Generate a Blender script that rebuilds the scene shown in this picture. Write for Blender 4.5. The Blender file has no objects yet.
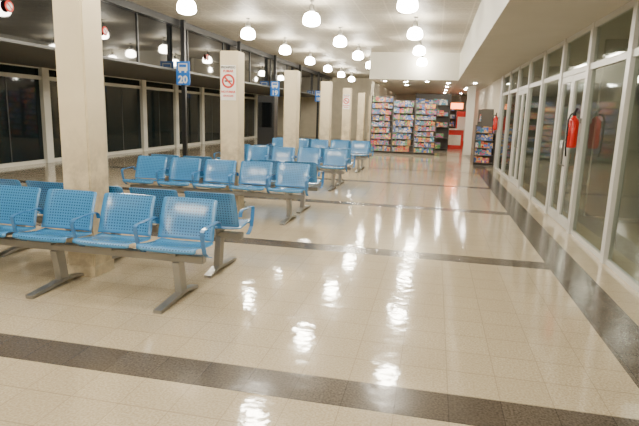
import bpy, bmesh, math, random
from mathutils import Matrix, Vector
random.seed(11)
S=bpy.context.scene
C=S.collection

# ------------------------------------------------------------ materials
def mat(name,col=(.8,.8,.8),rough=.5,metal=0,spec=.5,emit=None,es=0,noise=0,nscale=8,bump=0):
    m=bpy.data.materials.new(name);m.use_nodes=True
    nt=m.node_tree;b=nt.nodes['Principled BSDF']
    b.inputs['Base Color'].default_value=(*col,1)
    b.inputs['Roughness'].default_value=rough
    b.inputs['Metallic'].default_value=metal
    b.inputs['Specular IOR Level'].default_value=spec
    if emit:
        b.inputs['Emission Color'].default_value=(*emit,1)
        b.inputs['Emission Strength'].default_value=es
    if noise:
        tc=nt.nodes.new('ShaderNodeTexCoord');n=nt.nodes.new('ShaderNodeTexNoise')
        n.inputs['Scale'].default_value=nscale;n.inputs['Detail'].default_value=6
        nt.links.new(tc.outputs['Object'],n.inputs['Vector'])
        r=nt.nodes.new('ShaderNodeValToRGB')
        r.color_ramp.elements[0].position=.3;r.color_ramp.elements[1].position=.7
        r.color_ramp.elements[0].color=(*[c*(1-noise) for c in col],1)
        r.color_ramp.elements[1].color=(*[min(1,c*(1+noise*.5)) for c in col],1)
        nt.links.new(n.outputs['Fac'],r.inputs['Fac']);nt.links.new(r.outputs['Color'],b.inputs['Base Color'])
    return m

class NB:
    def __init__(s,m): s.nt=m.node_tree
    def n(s,t): return s.nt.nodes.new(t)
    def l(s,a,b): s.nt.links.new(a,b)
    def m(s,op,a,b=None):
        n=s.n('ShaderNodeMath');n.operation=op
        for i,v in enumerate((a,b)):
            if v is None: continue
            if isinstance(v,(int,float)): n.inputs[i].default_value=v
            else: s.l(v,n.inputs[i])
        return n.outputs[0]
    def mix(s,f,a,b):
        n=s.n('ShaderNodeMix');n.data_type='RGBA'
        if isinstance(f,(int,float)): n.inputs[0].default_value=f
        else: s.l(f,n.inputs[0])
        for i,v in ((6,a),(7,b)):
            if isinstance(v,tuple): n.inputs[i].default_value=(*v,1)
            else: s.l(v,n.inputs[i])
        return n.outputs[2]

def floor_mat():
    m=mat('terrazzo_floor',rough=.14,spec=1.0);N=NB(m);b=m.node_tree.nodes['Principled BSDF']
    tc=N.n('ShaderNodeTexCoord');sp=N.n('ShaderNodeSeparateXYZ');N.l(tc.outputs['Object'],sp.inputs[0])
    x,y=sp.outputs[0],sp.outputs[1];T=.295;Y0=-2.6325
    lo=N.m('MULTIPLY',N.m('GREATER_THAN',x,1.33),N.m('LESS_THAN',x,1.70))
    ym=N.m('MODULO',N.m('ADD',y,Y0+32.5),3.25)
    tr=N.m('MULTIPLY',N.m('LESS_THAN',ym,.295),N.m('LESS_THAN',x,1.70))
    dark=N.m('MAXIMUM',lo,tr)
    gx=N.m('LESS_THAN',N.m('MODULO',N.m('ADD',x,-1.36+T*60),T),.005)
    gy=N.m('LESS_THAN',N.m('MODULO',N.m('ADD',y,Y0+T*110),T),.008)
    g=N.m('MAXIMUM',gx,gy)
    n1=N.n('ShaderNodeTexNoise');n1.inputs['Scale'].default_value=75;n1.inputs['Detail'].default_value=3
    n2=N.n('ShaderNodeTexNoise');n2.inputs['Scale'].default_value=.9;n2.inputs['Detail'].default_value=3
    for n in (n1,n2): N.l(tc.outputs['Object'],n.inputs['Vector'])
    sr=N.n('ShaderNodeValToRGB');sr.color_ramp.elements[0].position=.34;sr.color_ramp.elements[1].position=.64
    N.l(n1.outputs['Fac'],sr.inputs[0]);spk=sr.outputs[0]
    fx=N.m('FLOOR',N.m('DIVIDE',N.m('ADD',x,-1.36+T*60),T));fy=N.m('FLOOR',N.m('DIVIDE',N.m('ADD',y,Y0+T*110),T))
    cb=N.n('ShaderNodeCombineXYZ');N.l(fx,cb.inputs[0]);N.l(fy,cb.inputs[1])
    wn=N.n('ShaderNodeTexWhiteNoise');N.l(cb.outputs[0],wn.inputs['Vector'])
    base=N.mix(spk,(.42,.34,.225),(.62,.535,.39))
    base=N.mix(N.m('MULTIPLY',wn.outputs['Value'],.26),base,(.42,.345,.235))
    base=N.mix(N.m('MULTIPLY',n2.outputs['Fac'],.20),base,(.49,.40,.265))
    dk=N.mix(spk,(.060,.049,.038),(.15,.124,.098))
    dk=N.mix(N.m('MULTIPLY',wn.outputs['Value'],.45),dk,(.056,.045,.035))
    col=N.mix(dark,base,dk)
    gc=N.mix(dark,(.25,.20,.14),(.015,.012,.01))
    col=N.mix(N.m('MULTIPLY',g,.55),col,gc)
    N.l(col,b.inputs['Base Color'])
    r=N.m('ADD',N.m('MULTIPLY',n2.outputs['Fac'],.06),.048)
    r=N.m('ADD',r,N.m('MULTIPLY',wn.outputs['Value'],.02))
    r=N.m('ADD',r,N.m('MULTIPLY',dark,.09))
    N.l(r,b.inputs['Roughness'])
    N.l(N.m('SUBTRACT',1.0,N.m('MULTIPLY',dark,.55)),b.inputs['Specular IOR Level'])
    bp=N.n('ShaderNodeBump');bp.inputs['Strength'].default_value=.8;bp.inputs['Distance'].default_value=.003
    n3=N.n('ShaderNodeTexNoise');n3.inputs['Scale'].default_value=7;N.l(tc.outputs['Object'],n3.inputs['Vector'])
    N.l(n3.outputs['Fac'],bp.inputs['Height']);N.l(bp.outputs['Normal'],b.inputs['Normal'])
    return m

def ceil_mat():
    m=mat('ceiling_panels',rough=.6);N=NB(m);b=m.node_tree.nodes['Principled BSDF']
    tc=N.n('ShaderNodeTexCoord');sp=N.n('ShaderNodeSeparateXYZ');N.l(tc.outputs['Object'],sp.inputs[0])
    x,y=sp.outputs[0],sp.outputs[1]
    g=N.m('MAXIMUM',N.m('LESS_THAN',N.m('MODULO',N.m('ADD',x,30),.6),.03),N.m('LESS_THAN',N.m('MODULO',N.m('ADD',y,30),.6),.045))
    n1=N.n('ShaderNodeTexNoise');n1.inputs['Scale'].default_value=18;n1.inputs['Detail'].default_value=4
    N.l(tc.outputs['Object'],n1.inputs['Vector'])
    rp=N.n('ShaderNodeValToRGB');rp.color_ramp.elements[0].position=.32;rp.color_ramp.elements[1].position=.68
    N.l(n1.outputs['Fac'],rp.inputs[0])
    c=N.mix(rp.outputs[0],(.265,.24,.195),(.40,.37,.305))
    c=N.mix(N.m('MULTIPLY',g,.6),c,(.50,.46,.38))
    N.l(c,b.inputs['Base Color']);return m

def pillar_mat():
    m=mat('cream_pillar_paint',rough=.5);N=NB(m);b=m.node_tree.nodes['Principled BSDF']
    geo=N.n('ShaderNodeNewGeometry');sp=N.n('ShaderNodeSeparateXYZ');N.l(geo.outputs['Position'],sp.inputs[0])
    n1=N.n('ShaderNodeTexNoise');n1.inputs['Scale'].default_value=4;n1.inputs['Detail'].default_value=8;n1.inputs['Roughness'].default_value=.7
    N.l(geo.outputs['Position'],n1.inputs['Vector'])
    rp=N.n('ShaderNodeValToRGB');rp.color_ramp.elements[0].position=.38;rp.color_ramp.elements[1].position=.58
    N.l(n1.outputs['Fac'],rp.inputs[0])
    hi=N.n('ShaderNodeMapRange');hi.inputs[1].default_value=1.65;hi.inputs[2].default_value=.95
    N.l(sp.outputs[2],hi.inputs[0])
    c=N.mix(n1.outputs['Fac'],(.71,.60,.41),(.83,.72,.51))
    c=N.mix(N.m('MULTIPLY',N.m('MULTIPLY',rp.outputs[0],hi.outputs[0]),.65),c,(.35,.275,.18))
    N.l(c,b.inputs['Base Color']);return m

def perf_mat():
    m=mat('blue_perforated_steel',(.07,.28,.56),.2,0,.7);N=NB(m);b=m.node_tree.nodes['Principled BSDF']
    uv=N.n('ShaderNodeUVMap');sp=N.n('ShaderNodeSeparateXYZ');N.l(uv.outputs[0],sp.inputs[0])
    u,v=sp.outputs[0],sp.outputs[1];p=.026
    a=N.m('SUBTRACT',N.m('MODULO',N.m('ADD',u,p*100),p),p/2);c=N.m('SUBTRACT',N.m('MODULO',N.m('ADD',v,p*100),p),p/2)
    d=N.m('SQRT',N.m('ADD',N.m('MULTIPLY',a,a),N.m('MULTIPLY',c,c)))
    hole=N.m('LESS_THAN',d,.0062)
    hole=N.m('MULTIPLY',hole,N.m('LESS_THAN',N.m('ABSOLUTE',u),.22))
    hole=N.m('MULTIPLY',hole,N.m('MULTIPLY',N.m('GREATER_THAN',v,.035),N.m('LESS_THAN',v,.36)))
    N.l(N.mix(hole,(.055,.235,.50),(.010,.04,.10)),b.inputs['Base Color'])
    return m

def goods_mat(name,sat=.8):
    m=mat(name,rough=.4);N=NB(m);b=m.node_tree.nodes['Principled BSDF']
    oi=N.n('ShaderNodeObjectInfo');tc=N.n('ShaderNodeTexCoord')
    vo=N.n('ShaderNodeTexVoronoi');vo.inputs['Scale'].default_value=16
    ad=N.n('ShaderNodeVectorMath');ad.operation='ADD';N.l(tc.outputs['Object'],ad.inputs[0])
    wn=N.n('ShaderNodeTexWhiteNoise');wn.noise_dimensions='1D';N.l(N.m('MULTIPLY',oi.outputs['Random'],917.0),wn.inputs['W'])
    cb=N.n('ShaderNodeCombineXYZ');N.l(N.m('MULTIPLY',oi.outputs['Random'],50),cb.inputs[0]);N.l(cb.outputs[0],ad.inputs[1])
    N.l(ad.outputs[0],vo.inputs['Vector'])
    s1=N.n('ShaderNodeSeparateColor');N.l(wn.outputs['Color'],s1.inputs[0])
    s2=N.n('ShaderNodeSeparateColor');N.l(vo.outputs['Color'],s2.inputs[0])
    hue=N.n('ShaderNodeValToRGB');hue.color_ramp.interpolation='CONSTANT'
    el=hue.color_ramp.elements;el[0].position=0;el[0].color=(.75,.03,.02,1);el[1].position=.15;el[1].color=(.85,.45,.03,1)
    for p_,c_ in ((.28,(.03,.15,.6,1)),(.46,(.75,.72,.65,1)),(.56,(.01,.32,.5,1)),(.68,(.7,.06,.3,1)),(.78,(.05,.4,.08,1)),(.88,(.25,.08,.45,1)),(.94,(.9,.65,.15,1))):
        q=el.new(p_);q.color=c_
    N.l(N.m('FRACT',N.m('ADD',s1.outputs[0],N.m('MULTIPLY',s2.outputs[0],.25))),hue.inputs[0])
    c=N.mix(N.m('MULTIPLY',s2.outputs[1],.3),hue.outputs[0],(.55,.5,.45))
    c=N.mix(N.m('MULTIPLY',s1.outputs[1],.4),c,(.06,.05,.05))
    N.l(c,b.inputs['Base Color']);return m

def glass_mat(name,tint):
    m=bpy.data.materials.new(name);m.use_nodes=True;N=NB(m);nt=m.node_tree
    nt.nodes.remove(nt.nodes['Principled BSDF']);out=nt.nodes['Material Output']
    tr=N.n('ShaderNodeBsdfTransparent');tr.inputs[0].default_value=(*tint,1)
    gl=N.n('ShaderNodeBsdfGlossy');gl.inputs['Roughness'].default_value=.06;gl.inputs[0].default_value=(.78,.83,.79,1)
    lw=N.n('ShaderNodeLayerWeight');lw.inputs[0].default_value=.5
    f=N.m('ADD',N.m('MULTIPLY',N.m('POWER',lw.outputs['Facing'],4.0),.72),.06)
    mx=N.n('ShaderNodeMixShader');N.l(f,mx.inputs[0]);N.l(tr.outputs[0],mx.inputs[1]);N.l(gl.outputs[0],mx.inputs[2])
    N.l(mx.outputs[0],out.inputs[0]);return m

M={}
M['floor']=floor_mat();M['ceil']=ceil_mat();M['blue']=perf_mat()
M['bluep']=mat('blue_painted_steel',(.04,.17,.40),.2,0,.8)
M['wall']=mat('cream_plaster',(.58,.53,.42),.7,noise=.08,nscale=3)
M['soffit']=mat('soffit_plaster',(.47,.455,.405),.7,noise=.04,nscale=2)
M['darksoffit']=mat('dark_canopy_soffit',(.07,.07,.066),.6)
M['pillar']=pillar_mat()
M['bulk']=mat('white_bulkhead_paint',(.54,.52,.455),.6,noise=.05,nscale=2)
M['whitep']=mat('white_pillar_paint',(.75,.72,.65),.6)
M['alu']=mat('white_aluminium',(.56,.555,.53),.35,.0)
M['alu2']=mat('pale_window_frame',(.66,.65,.59),.4,.0)
M['frame']=mat('dark_window_bar',(.05,.05,.048),.4)
M['steel']=mat('grey_cast_aluminium',(.31,.305,.29),.32,.7)
M['black']=mat('black_paint',(.012,.013,.015),.4)
M['night']=mat('night_glass',(.003,.004,.005),.03,0,.85)
M['nightteal']=mat('night_glass_outside',(.003,.011,.014),.05,0,.4)
M['rglass']=glass_mat('shopfront_glass',(.55,.60,.55))
M['room']=mat('grey_green_office_wall',(.29,.31,.28),.7,noise=.25,nscale=1.2)
M['officefill']=mat('office_fill_glow',(1,1,1),.4,emit=(.97,1,.93),es=3.0)
M['lamp']=mat('lamp_glow',(1,1,1),.4,emit=(1,.925,.77),es=116)
M['grey']=mat('grey_metal',(.22,.22,.21),.4,.5)
M['red']=mat('red_gloss_paint',(.62,.02,.015),.25)
M['signblue']=mat('sign_blue',(.02,.16,.55),.4,emit=(.02,.16,.6),es=.25)
M['white']=mat('white_vinyl',(.85,.85,.83),.5)
M['signred']=mat('sign_red_print',(.65,.04,.03),.5)
M['paper']=mat('white_sign_board',(.92,.89,.85),.4)
M['blk']=mat('black_print',(.03,.03,.03),.5)
M['goods']=goods_mat('printed_covers',.95)
M['rack']=mat('dark_rack_metal',(.10,.09,.08),.5)
M['shelfm']=mat('shelf_metal',(.20,.18,.16),.5)
M['shoplight']=mat('shop_downlight_glow',(1,1,1),.4,emit=(1,.93,.82),es=430)
M['neon']=mat('orange_red_light_box',(.8,.1,.02),.4,emit=(1,.25,.06),es=8)
M['rubber']=mat('black_rubber',(.015,.015,.015),.6)
M['wood']=mat('pale_counter_laminate',(.75,.68,.58),.4,noise=.1)

# ------------------------------------------------------------ helpers
def link(o,parent=None):
    C.objects.link(o)
    if parent: o.parent=parent
    return o
def meshobj(name,bm,mats,parent=None,loc=(0,0,0),smooth=False):
    me=bpy.data.meshes.new(name);bm.normal_update();bm.to_mesh(me);bm.free()
    for m_ in (mats if isinstance(mats,list) else [mats]): me.materials.append(m_)
    if smooth:
        for p in me.polygons:p.use_smooth=True
    o=bpy.data.objects.new(name,me);o.location=loc
    return link(o,parent)
def addbox(bm,lo,hi,mi=0,bevel=0):
    lo=Vector(lo);hi=Vector(hi);c=(lo+hi)/2;s=hi-lo
    r=bmesh.ops.create_cube(bm,size=1,matrix=Matrix.Translation(c)@Matrix.Diagonal((s.x,s.y,s.z,1)))
    fs=set(f for v in r['verts'] for f in v.link_faces)
    for f in fs:f.material_index=mi
    if bevel:
        es=list(set(e for v in r['verts'] for e in v.link_edges))
        bmesh.ops.bevel(bm,geom=es,offset=bevel,segments=2,affect='EDGES')
def boxes(name,lst,mats,parent=None,loc=(0,0,0),bevel=0):
    bm=bmesh.new()
    for b in lst: addbox(bm,b[0],b[1],b[2] if len(b)>2 else 0,bevel)
    return meshobj(name,bm,mats,parent,loc)
def xpane(name,x,y0,y1,z0,z1,mt,parent):
    bm=bmesh.new()
    bm.faces.new([bm.verts.new(v) for v in((x,y0,z0),(x,y0,z1),(x,y1,z1),(x,y1,z0))])
    return meshobj(name,bm,mt,parent)
def lathe(name,prof,mt,parent=None,loc=(0,0,0),seg=24):
    bm=bmesh.new();rings=[]
    for r,z in prof:
        rings.append([bm.verts.new((max(r,1e-4)*math.cos(2*math.pi*i/seg),max(r,1e-4)*math.sin(2*math.pi*i/seg),z)) for i in range(seg)])
    for a,b in zip(rings,rings[1:]):
        for i in range(seg):
            j=(i+1)%seg;bm.faces.new((a[i],a[j],b[j],b[i]))
    bm.faces.new(rings[0][::-1]);bm.faces.new(rings[-1])
    bmesh.ops.recalc_face_normals(bm,faces=bm.faces)
    return meshobj(name,bm,mt,parent,loc,True)
def sweep(name,pts,w,h,mt,parent=None,loc=(0,0,0),axis=Vector((1,0,0)),seg=0,smooth=True):
    bm=bmesh.new();rings=[];P=[Vector(p) for p in pts]
    for i,p in enumerate(P):
        t=(P[min(i+1,len(P)-1)]-P[max(i-1,0)]).normalized()
        n=t.cross(axis)
        if n.length<1e-4:n=Vector((0,0,1))
        n.normalize()
        if seg: ring=[p+axis*(w/2*math.cos(2*math.pi*k/seg))+n*(h/2*math.sin(2*math.pi*k/seg)) for k in range(seg)]
        else: ring=[p+axis*(a*w/2)+n*(b*h/2) for a,b in((-1,-1),(1,-1),(1,1),(-1,1))]
        rings.append([bm.verts.new(v) for v in ring])
    k=len(rings[0])
    for a,b in zip(rings,rings[1:]):
        for i in range(k):
            j=(i+1)%k;bm.faces.new((a[i],a[j],b[j],b[i]))
    bm.faces.new(rings[0][::-1]);bm.faces.new(rings[-1])
    bmesh.ops.recalc_face_normals(bm,faces=bm.faces)
    return meshobj(name,bm,mt,parent,loc,smooth and seg>0)
def empty(name,loc,label,cat,group=None):
    o=bpy.data.objects.new(name,None);o.empty_display_size=.1;o.location=loc;C.objects.link(o)
    tag(o,label,cat,group);return o
def tag(o,label,cat,group=None):
    o['label']=label;o['category']=cat
    if group:o['group']=group
def struct(o):
    o['kind']='structure';return o
def text(name,s,size,mt,parent,loc,rot=(math.pi/2,0,0),bold=0.0):
    cu=bpy.data.curves.new(name,'FONT');cu.body=s;cu.size=size;cu.align_x='CENTER';cu.align_y='CENTER'
    cu.extrude=.001;cu.offset=bold
    t=bpy.data.objects.new(name+'_tmp',cu);C.objects.link(t)
    bpy.context.view_layer.update()
    me=bpy.data.meshes.new_from_object(t.evaluated_get(bpy.context.evaluated_depsgraph_get()))
    bpy.data.objects.remove(t)
    me.materials.clear();me.materials.append(mt)
    o=bpy.data.objects.new(name,me);o.location=loc;o.rotation_euler=rot
    return link(o,parent)
def clone(o,loc,rotz=0):
    n=o.copy();n.location=loc;n.rotation_euler.z=rotz;C.objects.link(n)
    for c in o.children:
        k=c.copy();k.parent=n;k.matrix_parent_inverse=c.matrix_parent_inverse.copy();C.objects.link(k)
        for d in c.children:
            q=d.copy();q.parent=k;C.objects.link(q)
    return n

YA,YB=-5.0,34.0
XR=2.02;XC=-6.75;XL=-10.5;ZC=3.84;ZH=2.5;ZS=2.9;XF=.72;XO=4.8
# ------------------------------------------------------------ room shell
struct(boxes('floor',[((XL-.3,YA-.2,-.1),(XO+.2,YB+.2,0))],M['floor']))
struct(boxes('ceiling',[((XC-.2,YA-.2,ZC),(XF+.1,YB+.2,ZC+.1))],M['ceil']))
struct(boxes('ceiling',[((XF,YA-.2,ZS),(XO+.2,YB+.2,ZC+.1))],M['soffit']))
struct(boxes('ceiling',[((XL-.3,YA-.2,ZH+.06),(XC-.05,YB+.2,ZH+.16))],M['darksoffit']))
struct(boxes('wall_back',[((XL-.3,YA-.3,0),(XO+.3,YA-.2,ZC+.1))],M['wall']))
struct(boxes('wall_end',[((XL-.3,YB+.2,0),(XR+.3,YB+.3,ZC+.1))],M['wall']))
struct(boxes('wall_right',[((XR,18.0,0),(XR+.12,YB+.2,ZS))],M['wall']))
struct(boxes('wall_office',[((XO,YA-.2,0),(XO+.1,18.1,ZS)),((XR+.12,18.0,0),(XO,18.1,ZS)),((XR+.6,4.8,0),(XO,4.9,ZS)),((XR+.6,9.6,0),(XO,9.7,ZS)),((XR+.6,14.4,0),(XO,14.5,ZS))],M['room']))
struct(boxes('wall_shopfront',[((-2.5,20.0,2.88),(XF,YB+.2,ZC))],M['bulk']))
wn=[0];tn=[0];dn=[0]
def nm(k):
    c={'window':wn,'trim':tn,'door':dn}[k];c[0]+=1;return f"{k}_{c[0]}"
struct(boxes(nm('trim'),[((XC-.06,YA,ZH+.05),(XC+.05,YB+.2,ZH+.10))],M['frame']))
struct(boxes(nm('trim'),[((XC-.05,YA,ZC-.16),(XC+.10,YB+.2,ZC-.001))],M['black']))
ys=[YA]+[-3.75+2.5*k for k in range(16)]
for y,y1 in zip(ys,ys[1:]):
    y1=min(y1,YB+.2)
    w=struct(boxes(nm('window'),[((XC-.03,y,ZH+.10),(XC+.03,y+.04,ZC-.16))],M['black']))
    boxes('pane',[((XC-.01,y+.04,ZH+.10),(XC+.005,y1,ZC-.16))],M['night'],w)
y=12.7-2.5*7-.12
while y<YB:
    y1=y+2.5
    w=struct(boxes(nm('window'),[((XL-.06,y,0),(XL+.12,y+.26,ZH+.06)),((XL-.05,y+.26,0),(XL+.05,y1,.10)),((XL-.05,y+.26,2.24),(XL+.06,y1,2.34)),((XL-.05,y+.26,2.53),(XL+.05,y1,ZH+.06))],M['alu2']))
    boxes('pane',[((XL-.01,y+.26,.10),(XL+.005,y+1.34,2.24)),((XL-.01,y+1.37,.10),(XL+.005,y1,2.24)),((XL-.01,y+.26,2.34),(XL+.005,y1,2.53))],M['nightteal'],w)
    boxes('glazing_bar',[((XL-.03,y+1.34,.10),(XL+.01,y+1.37,2.24))],M['frame'],w)
    y+=2.5
y=8.0-1.6*8;i=0
while y<17.5:
    y1=y+1.6;isdoor=(i%3==2)
    fr=[((XR-.04,y-.06,0),(XR+.05,y+.06,ZS)),((XR-.01,y+.06,0),(XR+.04,y1-.06,.06 if not isdoor else .02)),
        ((XR-.02,y+.06,2.28),(XR+.04,y1-.06,2.36)),((XR-.02,y+.06,ZS-.07),(XR+.04,y1-.06,ZS))]
    w=struct(boxes(nm('door' if isdoor else 'window'),fr,M['alu']))
    xpane('pane',XR+.01,y+.06,y1-.06,2.36,ZS-.07,M['rglass'],w)
    if isdoor:
        ym=(y+y1)/2
        for a,b in((y+.065,ym-.005),(ym+.005,y1-.065)):
            lf=boxes('door_leaf',[((XR-.018,a,.02),(XR+.03,a+.085,2.27)),((XR-.018,b-.085,.02),(XR+.03,b,2.27)),((XR-.018,a+.085,.02),(XR+.03,b-.085,.14)),((XR-.018,a+.085,2.18),(XR+.03,b-.085,2.27))],M['alu'],w)
            xpane('pane',XR+.01,a+.085,b-.085,.14,2.18,M['rglass'],lf)
            hy=b-.04 if a<ym-.1 else a+.04
            sweep('handle',[(XR-.018,hy,.9),(XR-.08,hy,.92),(XR-.08,hy,1.28),(XR-.018,hy,1.30)],.026,.026,M['steel'],lf,axis=Vector((0,1,0)),seg=8)
    else:
        xpane('pane',XR+.01,y+.06,y1-.06,.06,2.28,M['rglass'],w)
    y+=1.6;i+=1
struct(boxes(nm('trim'),[((XR-.05,17.55,0),(XR+.05,18.0,ZS))],M['alu']))
for yy in (1.0,3.2,6.2,8.2,10.8,13.0,16.2):  # added glowing panels, no known fixture, to brighten the office behind the glass
    e=empty('office_fill_panel',(3.5,yy,ZS),'square glowing panel added to brighten the office','lamp','added office fill panels')
    boxes('frame',[((-.33,-.33,-.03),(.33,.33,0))],M['white'],e)
    boxes('fill_face',[((-.3,-.3,-.04),(.3,.3,-.03))],M['officefill'],e)

# ------------------------------------------------------------ pillars
PY=[4.37,7.85,11.36,15.1,18.8,22.6,26.3,30.0]
PX=[-3.2]+[-3.1]*7
for i,(px,py) in enumerate(zip(PX,PY)):
    s=.145
    bm=bmesh.new();addbox(bm,(-s,-s,0),(s,s,2.47 if i else 2.66),0,.012)
    p=meshobj('pillar',bm,M['pillar'],None,(px,py,0))
    tag(p,'square cream painted pillar standing between back-to-back benches' if i<4 else 'square cream painted pillar in open floor','pillar','row of cream pillars')
    boxes('plinth',[((-s-.008,-s-.008,0),(s+.008,s+.008,.10))],M['pillar'],p)
for yy in (7.5,10.0,15.0):
    e=empty('round_sign',(XC+.045,yy,3.10),'small round red and white sign on dark upper glazing','sign','round signs on the upper glazing')
    e.rotation_euler=(0,math.pi/2,0)
    lathe('disc',[(.085,-.008),(.09,-.004),(.09,.004),(.085,.008)],M['signred'],e)
    lathe('symbol',[(.06,.007),(.06,.010)],M['white'],e)
    o=boxes('slash',[((-.06,-.010,.010),(.06,.010,.012))],M['signred'],e);o.rotation_euler=(0,0,.78)
    boxes('bracket',[((-.02,-.02,-.04),(.02,.02,-.008))],M['black'],e)
posty=[1.0,5.05,9.1,13.15,17.2,21.3,25.4,29.6]
for py in posty:
    p=boxes('steel_post',[((-.055,-.055,0),(.055,.055,ZC))],M['black'],None,(XC+.2,py,0),.008)
    tag(p,'slim black square steel post along the glazing','post','black posts')
def platform_sign(loc,num):
    e=empty('platform_sign',loc,f'blue hanging board with bus symbol and white number {num}','sign','platform signs')
    boxes('panel',[((-.19,-.015,0),(.19,.015,.60))],M['signblue'],e,bevel=.006)
    boxes('bracket',[((-.02,.015,.1),(.02,.042,.5))],M['black'],e)
    text('number',num,.26,M['white'],e,(0,-.018,.13),bold=.009)
    boxes('bus_symbol',[((-.13,-.018,.36),(.13,-.0152,.55)),((-.10,-.018,.315),(-.05,-.0152,.36)),((.05,-.018,.315),(.10,-.0152,.36))],M['white'],e)
    boxes('bus_window',[((-.10,-.0195,.45),(.10,-.0182,.52))],M['signblue'],e)
platform_sign((-6.52,13.15-.10,2.2),'20')
platform_sign((-6.52,21.3-.10,2.2),'19')
platform_sign((-6.52,29.6-.10,2.2),'18')

def nosmoke(px,py):
    e=empty('no_smoking_sign',(px-.005,py-.145-.006,1.74),'white notice with red no smoking symbol fixed to a pillar','sign','no smoking signs')
    boxes('panel',[((-.12,-.005,0),(.12,.005,.52))],M['paper'],e)
    text('heading','PROHIBIDO',.043,M['blk'],e,(0,-.0065,.485),bold=.0015)
    text('heading','FUMAR',.05,M['signred'],e,(0,-.0065,.43),bold=.002)
    bm=bmesh.new();seg=32;z0=.285
    ri,ro=.075,.105
    v=[[bm.verts.new((r*math.cos(2*math.pi*k/seg),-.007,z0+r*math.sin(2*math.pi*k/seg))) for k in range(seg)] for r in(ri,ro)]
    for k in range(seg):
        j=(k+1)%seg;bm.faces.new((v[0][k],v[0][j],v[1][j],v[1][k]))
    c=.058;q_=.010
    q=[bm.verts.new(p) for p in((-c-q_,-.0072,z0+c-q_),(-c+q_,-.0072,z0+c+q_),(c+q_,-.0072,z0-c+q_),(c-q_,-.0072,z0-c-q_))]
    bm.faces.new(q)
    meshobj('prohibition_ring',bm,M['signred'],e)
    boxes('cigarette',[((-.058,-.0065,z0-.012),(.038,-.0052,z0+.012)),((.044,-.0065,z0-.012),(.058,-.0052,z0+.012))],M['blk'],e)
    text('lettering','NO FUMAR',.045,M['signred'],e,(0,-.0065,.125),bold=.002)
    text('lettering','GRACIAS',.04,M['signred'],e,(0,-.0065,.065),bold=.0015)
nosmoke(PX[1],PY[1]);nosmoke(PX[4],PY[4])

# ------------------------------------------------------------ pendant lamps
lamp=None
def mk_lamp(loc):
    global lamp
    if lamp is None:
        e=empty('pendant_lamp',loc,'glowing white dome pendant lamp with grey top hanging from ceiling','lamp','dome pendant lamps')
        lathe('shade',[(.06,.135),(.10,.125),(.138,.10),(.162,.06),(.175,.01),(.180,-.05),(.175,-.075),(.15,-.108),(.09,-.13),(.0,-.138)],M['lamp'],e)
        lathe('housing',[(.02,.29),(.045,.285),(.055,.26),(.06,.18),(.07,.14),(.05,.13)],M['grey'],e)
        lathe('rod',[(.008,.28),(.008,ZC-3.47-.02)],M['grey'],e,seg=8)
        lathe('canopy',[(.05,ZC-3.47-.03),(.05,ZC-3.47)],M['grey'],e,seg=16)
        lamp=e;return e
    return clone(lamp,loc)
for k in range(-4,8):
    yy=9.6+3.35*k
    if yy<33:
        mk_lamp((-4.7,yy,3.47))
        if yy<20: mk_lamp((-.6,yy,3.47))
    yy=11.0+3.35*k
    if yy<33: mk_lamp((-2.62,yy,3.47))

# ------------------------------------------------------------ benches
def shell(name,prof,wfun,curve,parent,loc):
    bm=bmesh.new();uvl=bm.loops.layers.uv.new('UVMap')
    nx=12;rows=[];arc=0;arcs=[]
    for i,(yy,z) in enumerate(prof):
        if i: arc+=math.hypot(yy-prof[i-1][0],z-prof[i-1][1])
        arcs.append(arc)
    uvs={}
    for i,(yy,z) in enumerate(prof):
        t=arcs[i]/arc;w=wfun(t);row=[]
        for k in range(nx+1):
            s=-1+2*k/nx
            a=curve(s)
            vv=bm.verts.new((s*w,yy+a[0],z+a[1]));uvs[vv]=(s*w,arcs[i]);row.append(vv)
        rows.append(row)
    for a,b in zip(rows,rows[1:]):
        for k in range(nx):
            f=bm.faces.new((a[k],a[k+1],b[k+1],b[k]));f.smooth=True
            for lp in f.loops: lp[uvl].uv=uvs[lp.vert]
    o=meshobj(name,bm,M['blue'],parent,loc)
    md=o.modifiers.new('s','SOLIDIFY');md.thickness=.005;md.offset=0
    return o
def corner(t,w,r,L,both=False):
    d=(1-t)*L
    if both:d=min(d,t*L)
    if d<r: return w-r+math.sqrt(max(0,r*r-(r-d)**2))
    return w
PITCH=.585
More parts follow.
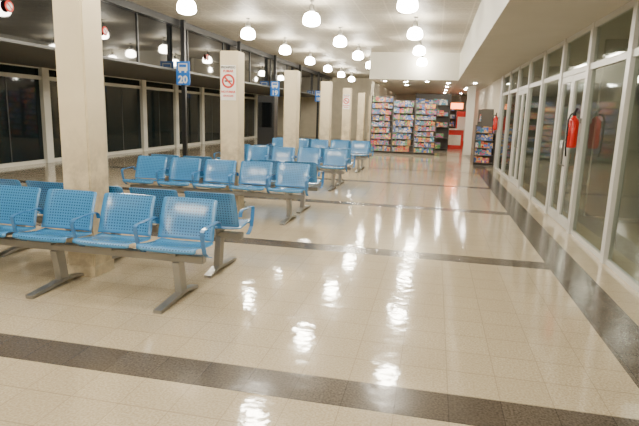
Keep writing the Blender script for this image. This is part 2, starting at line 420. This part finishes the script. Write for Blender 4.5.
def mk_bench():
    e=empty('waiting_bench',(0,0,0),'row of five blue perforated steel seats on a grey beam','bench','blue waiting benches')
    W=PITCH*5
    boxes('beam',[((-W/2+.05,-.035,.335),(W/2-.05,.035,.40))],M['steel'],e,bevel=.006)
    sprof=[(-.190,.452),(-.205,.463),(-.205,.482),(-.19,.492),(-.15,.490),(-.08,.477),(0,.465),(.08,.457),(.14,.459),(.17,.468)]
    bprof=[(.155,.488),(.165,.51),(.178,.55),(.195,.61),(.215,.68),(.238,.74),(.256,.785),(.266,.806),(.271,.816),(.275,.824),(.280,.83)]
    for k in range(5):
        x=(k-2)*PITCH
        shell('seat',sprof,lambda t:corner(t,.260,.02,.44,True),lambda s:(0,.010*abs(s)**4),e,(x,0,0))
        shell('backrest',bprof,lambda t:corner(t,.260-.006*t,.025,.38),lambda s:(-.018*abs(s)**4,0),e,(x,0,0))
        boxes('bracket',[((-.03,-.10,.40),(.03,.10,.454)),((-.03,.10,.40),(.03,.165,.452))],M['steel'],e,(x,0,0))
    for k in range(6):
        x=(k-2.5)*PITCH
        pts=[(0,.205,.60),(0,.195,.640),(0,.165,.66),(0,.05,.66),(0,-.08,.655),(0,-.13,.65),(0,-.155,.635),(0,-.155,.61),(0,-.14,.54),(0,-.11,.45),(0,-.05,.405),(0,0,.39)]
        sweep('armrest',pts,.036,.007,M['bluep'],e,(x,0,0))
    for k in(-1,0,1):
        x=k*2*PITCH
        lg=sweep('leg',[(0,.0,.34),(0,.02,.25),(0,.04,.12),(0,.05,.045)],.06,.10,M['steel'],e,(x,0,0))
        sweep('foot',[(0,-.36,.014),(0,-.29,.02),(0,.0,.042),(0,.10,.048),(0,.22,.03),(0,.31,.014)],.07,.028,M['steel'],lg,smooth=False)
    return e
b0=mk_bench()
xc=-1.745-PITCH*2.5
first=True
for i in range(4):
    for sgn in(-1,1):
        loc=(xc,PY[i]+sgn*.45,0);rot=0 if sgn<0 else math.pi
        if first: b0.location=loc;first=False;o=b0
        else: o=clone(b0,loc,rot)
        o['label']='five-seat blue perforated steel bench '+('facing the open floor' if sgn<0 else 'backing onto another bench')

# ------------------------------------------------------------ fire extinguishers
ext=None
def extinguisher(loc):
    global ext
    if ext is None:
        e=empty('fire_extinguisher',loc,'slim red fire extinguisher hung on an aluminium window frame','fire extinguisher')
        lathe('body',[(.0,0),(.055,.0),(.066,.02),(.07,.06),(.07,.35),(.058,.39),(.03,.42),(.026,.44)],M['red'],e)
        boxes('label_band',[((-.0715,-.035,.16),(-.067,.035,.28))],M['white'],e)
        lathe('valve',[(.018,.435),(.025,.45),(.025,.48),(.012,.50)],M['black'],e,seg=12)
        sweep('lever',[(0,.0,.49),(0,-.05,.51),(0,-.12,.54)],.03,.014,M['black'],e)
        sweep('hose',[(-.02,0,.47),(-.06,-.06,.46),(-.09,-.08,.38),(-.09,-.08,.2),(-.085,-.08,.0),(-.07,-.07,-.12)],.024,.024,M['rubber'],e,axis=Vector((0,1,0)),seg=8)
        boxes('wall_hook',[((.06,-.03,.34),(.092,.03,.41))],M['steel'],e)
        ext=e;return e
    return clone(ext,loc)
extinguisher((XR-.132,8.0,1.22));extinguisher((XR-.140,17.75,1.22))

# ------------------------------------------------------------ shop at the far end
def rack(loc,w,h,n,label,rot=0,d=.4,big=False):
    e=empty('display_rack',loc,label,'shelf','shop display racks');e.rotation_euler.z=rot
    boxes('frame',[((-w/2,d/2-.03,0),(w/2,d/2,h)),((-w/2,-d/2,0),(-w/2+.02,d/2-.03,h)),((w/2-.02,-d/2,0),(w/2,d/2-.03,h)),((-w/2+.02,-d/2,0),(w/2-.02,d/2-.03,.06))],M['rack'],e)
    zs=[.12+(h-.12)*k/n for k in range(n)]
    for z in zs: boxes('shelf',[((-w/2+.02,-d/2,z-.010),(w/2-.02,d/2-.03,z))],M['shelfm'],e)
    R=Matrix.Rotation(rot,4,'Z');st=(h-.12)/n
    for z in zs:
        x=-w/2+.03
        while True:
            sz=random.choice(mags);sx=random.uniform(.7,1.4)*(1.9 if big else 1);wd=sz['w']*sx
            if x+wd>w/2-.025: break
            o=bpy.data.objects.new('magazine',sz);hh=sz['h'];C.objects.link(o)
            o.location=Vector(loc)+R@Vector((x+wd/2,-d/2+.05+random.random()*.05,z+.003))
            o.rotation_euler=(-.08,0,rot);o.scale=(sx,1,min(1.1,(st-.016)/hh)*random.uniform(.7,1))
            tag(o,'small colourful printed magazine or boxed item on a shop shelf','magazine','items on the shop racks')
            x+=wd+.005
mags=[]
for (w_,h_,t_) in((.09,.24,.02),(.12,.27,.02),(.075,.2,.05),(.14,.25,.04)):
    bm=bmesh.new();addbox(bm,(-w_/2,-t_/2,0),(w_/2,t_/2,h_),0,.003)
    me=bpy.data.meshes.new('magazine');bm.to_mesh(me);bm.free();me.materials.append(M['goods']);me['h']=h_;me['w']=w_;mags.append(me)
for k,xx in enumerate((-2.14,-1.25,-.37)):
    rack((xx,22.0,0),.885 if k<2 else .87,(2.35,2.2,2.1)[k],(9,8,9)[k],'dark shop rack packed with small colourful magazines')
rack((1.66,18.35,0),.66,1.35,5,'low dark shelf of goods standing against the wall')
rack((1.80,20.6,0),1.6,1.9,4,'long dark wall shelf with colourful goods',-math.pi/2,big=True)
rack((-.15,25.2,0),1.6,2.6,5,'tall shelf of boxed goods deeper inside the shop',big=True)
struct(boxes('wall_shop',[((-2.72,22.6,0),(-2.6,YB+.2,ZC))],M['wall']))
def downlight(x0,yy,z):
    e=empty('downlight',(x0,yy,z),'small round recessed downlight under the shop ceiling','lamp','shop downlights')
    lathe('ring',[(.07,0),(.085,-.002),(.085,-.012),(.07,-.015)],M['white'],e)
    lathe('lens',[(.065,-.014),(.062,-.024),(.0,-.028)],M['shoplight'],e)
for p_ in((-2,20.9),(-1.2,20.9),(-.4,20.7),(.4,21.5),(-1.3,23.4),(.4,24.0),(.4,27),(.4,30)): downlight(*p_,2.88)
for p_ in((1.4,21.5),(1.3,25),(1.3,26.5),(1.3,31)): downlight(*p_,ZS)
e=empty('service_counter',(1.0,27.5,0),'bright red counter with a pale top near the shop','counter')
boxes('body',[((-.42,-.3,0),(.42,.3,.95))],M['red'],e,bevel=.01)
boxes('countertop',[((-.46,-.35,.95),(.46,.35,1.0))],M['wood'],e,bevel=.005)
boxes('front_panel',[((-.30,-.31,.2),(.30,-.3,.7))],M['wood'],e)
o=boxes('light_box_sign',[((-.42,-.06,0),(.42,.06,.3))],M['neon'],None,(.95,28.9,2.0),.01);tag(o,'glowing orange red light box sign above a counter','sign')
boxes('bracket',[((-.27,-.02,.3),(-.23,.02,.9)),((.23,-.02,.3),(.27,.02,.9))],M['grey'],o)
e=empty('drinks_cabinet',(1.5,30.5,0),'tall red cabinet with pale door behind the counter','cabinet')
boxes('body',[((-.35,0,0),(.35,.5,1.9))],M['red'],e,bevel=.01)
boxes('door',[((-.29,-.03,.3),(.29,0,1.6))],M['white'],e)
rack((.35,32.5,0),1.7,2.4,5,'back shelf of packaged goods on the end wall',big=True)
p=boxes('pillar',[((-.16,-.16,0),(.16,.16,ZS))],M['whitep'],None,(1.42,23.5,0),.01);tag(p,'white square pillar beside the shop goods','pillar')
e=empty('information_cabinet',(-5.08,15.8,0),'tall black cabinet standing behind the benches','cabinet')
boxes('body',[((-.27,-.2,.06),(.27,.2,2.05))],M['black'],e,bevel=.015)
boxes('base',[((-.24,-.17,0),(.24,.17,.06))],M['grey'],e)
boxes('screen',[((-.21,-.21,1.1),(.21,-.2,1.85))],M['night'],e)

# ------------------------------------------------------------ world + camera
w=bpy.data.worlds.new('night');S.world=w;w.use_nodes=True
w.node_tree.nodes['Background'].inputs[0].default_value=(.02,.03,.05,1)
w.node_tree.nodes['Background'].inputs[1].default_value=.3
cam=bpy.data.cameras.new('camera');co=bpy.data.objects.new('camera',cam);C.objects.link(co)
cam.sensor_width=36;cam.lens=36*524/639;cam.clip_end=200
Yv=Vector((.2127,.1778,-.9608)).normalized();Xv=Vector((.9768,-.0690,.2031));Xv=(Xv-Yv*Xv.dot(Yv)).normalized();Zv=Xv.cross(Yv)
R=Matrix((Xv,Yv,Zv)).to_4x4()
co.matrix_world=Matrix.Translation((0,0,1.6))@R
S.camera=co
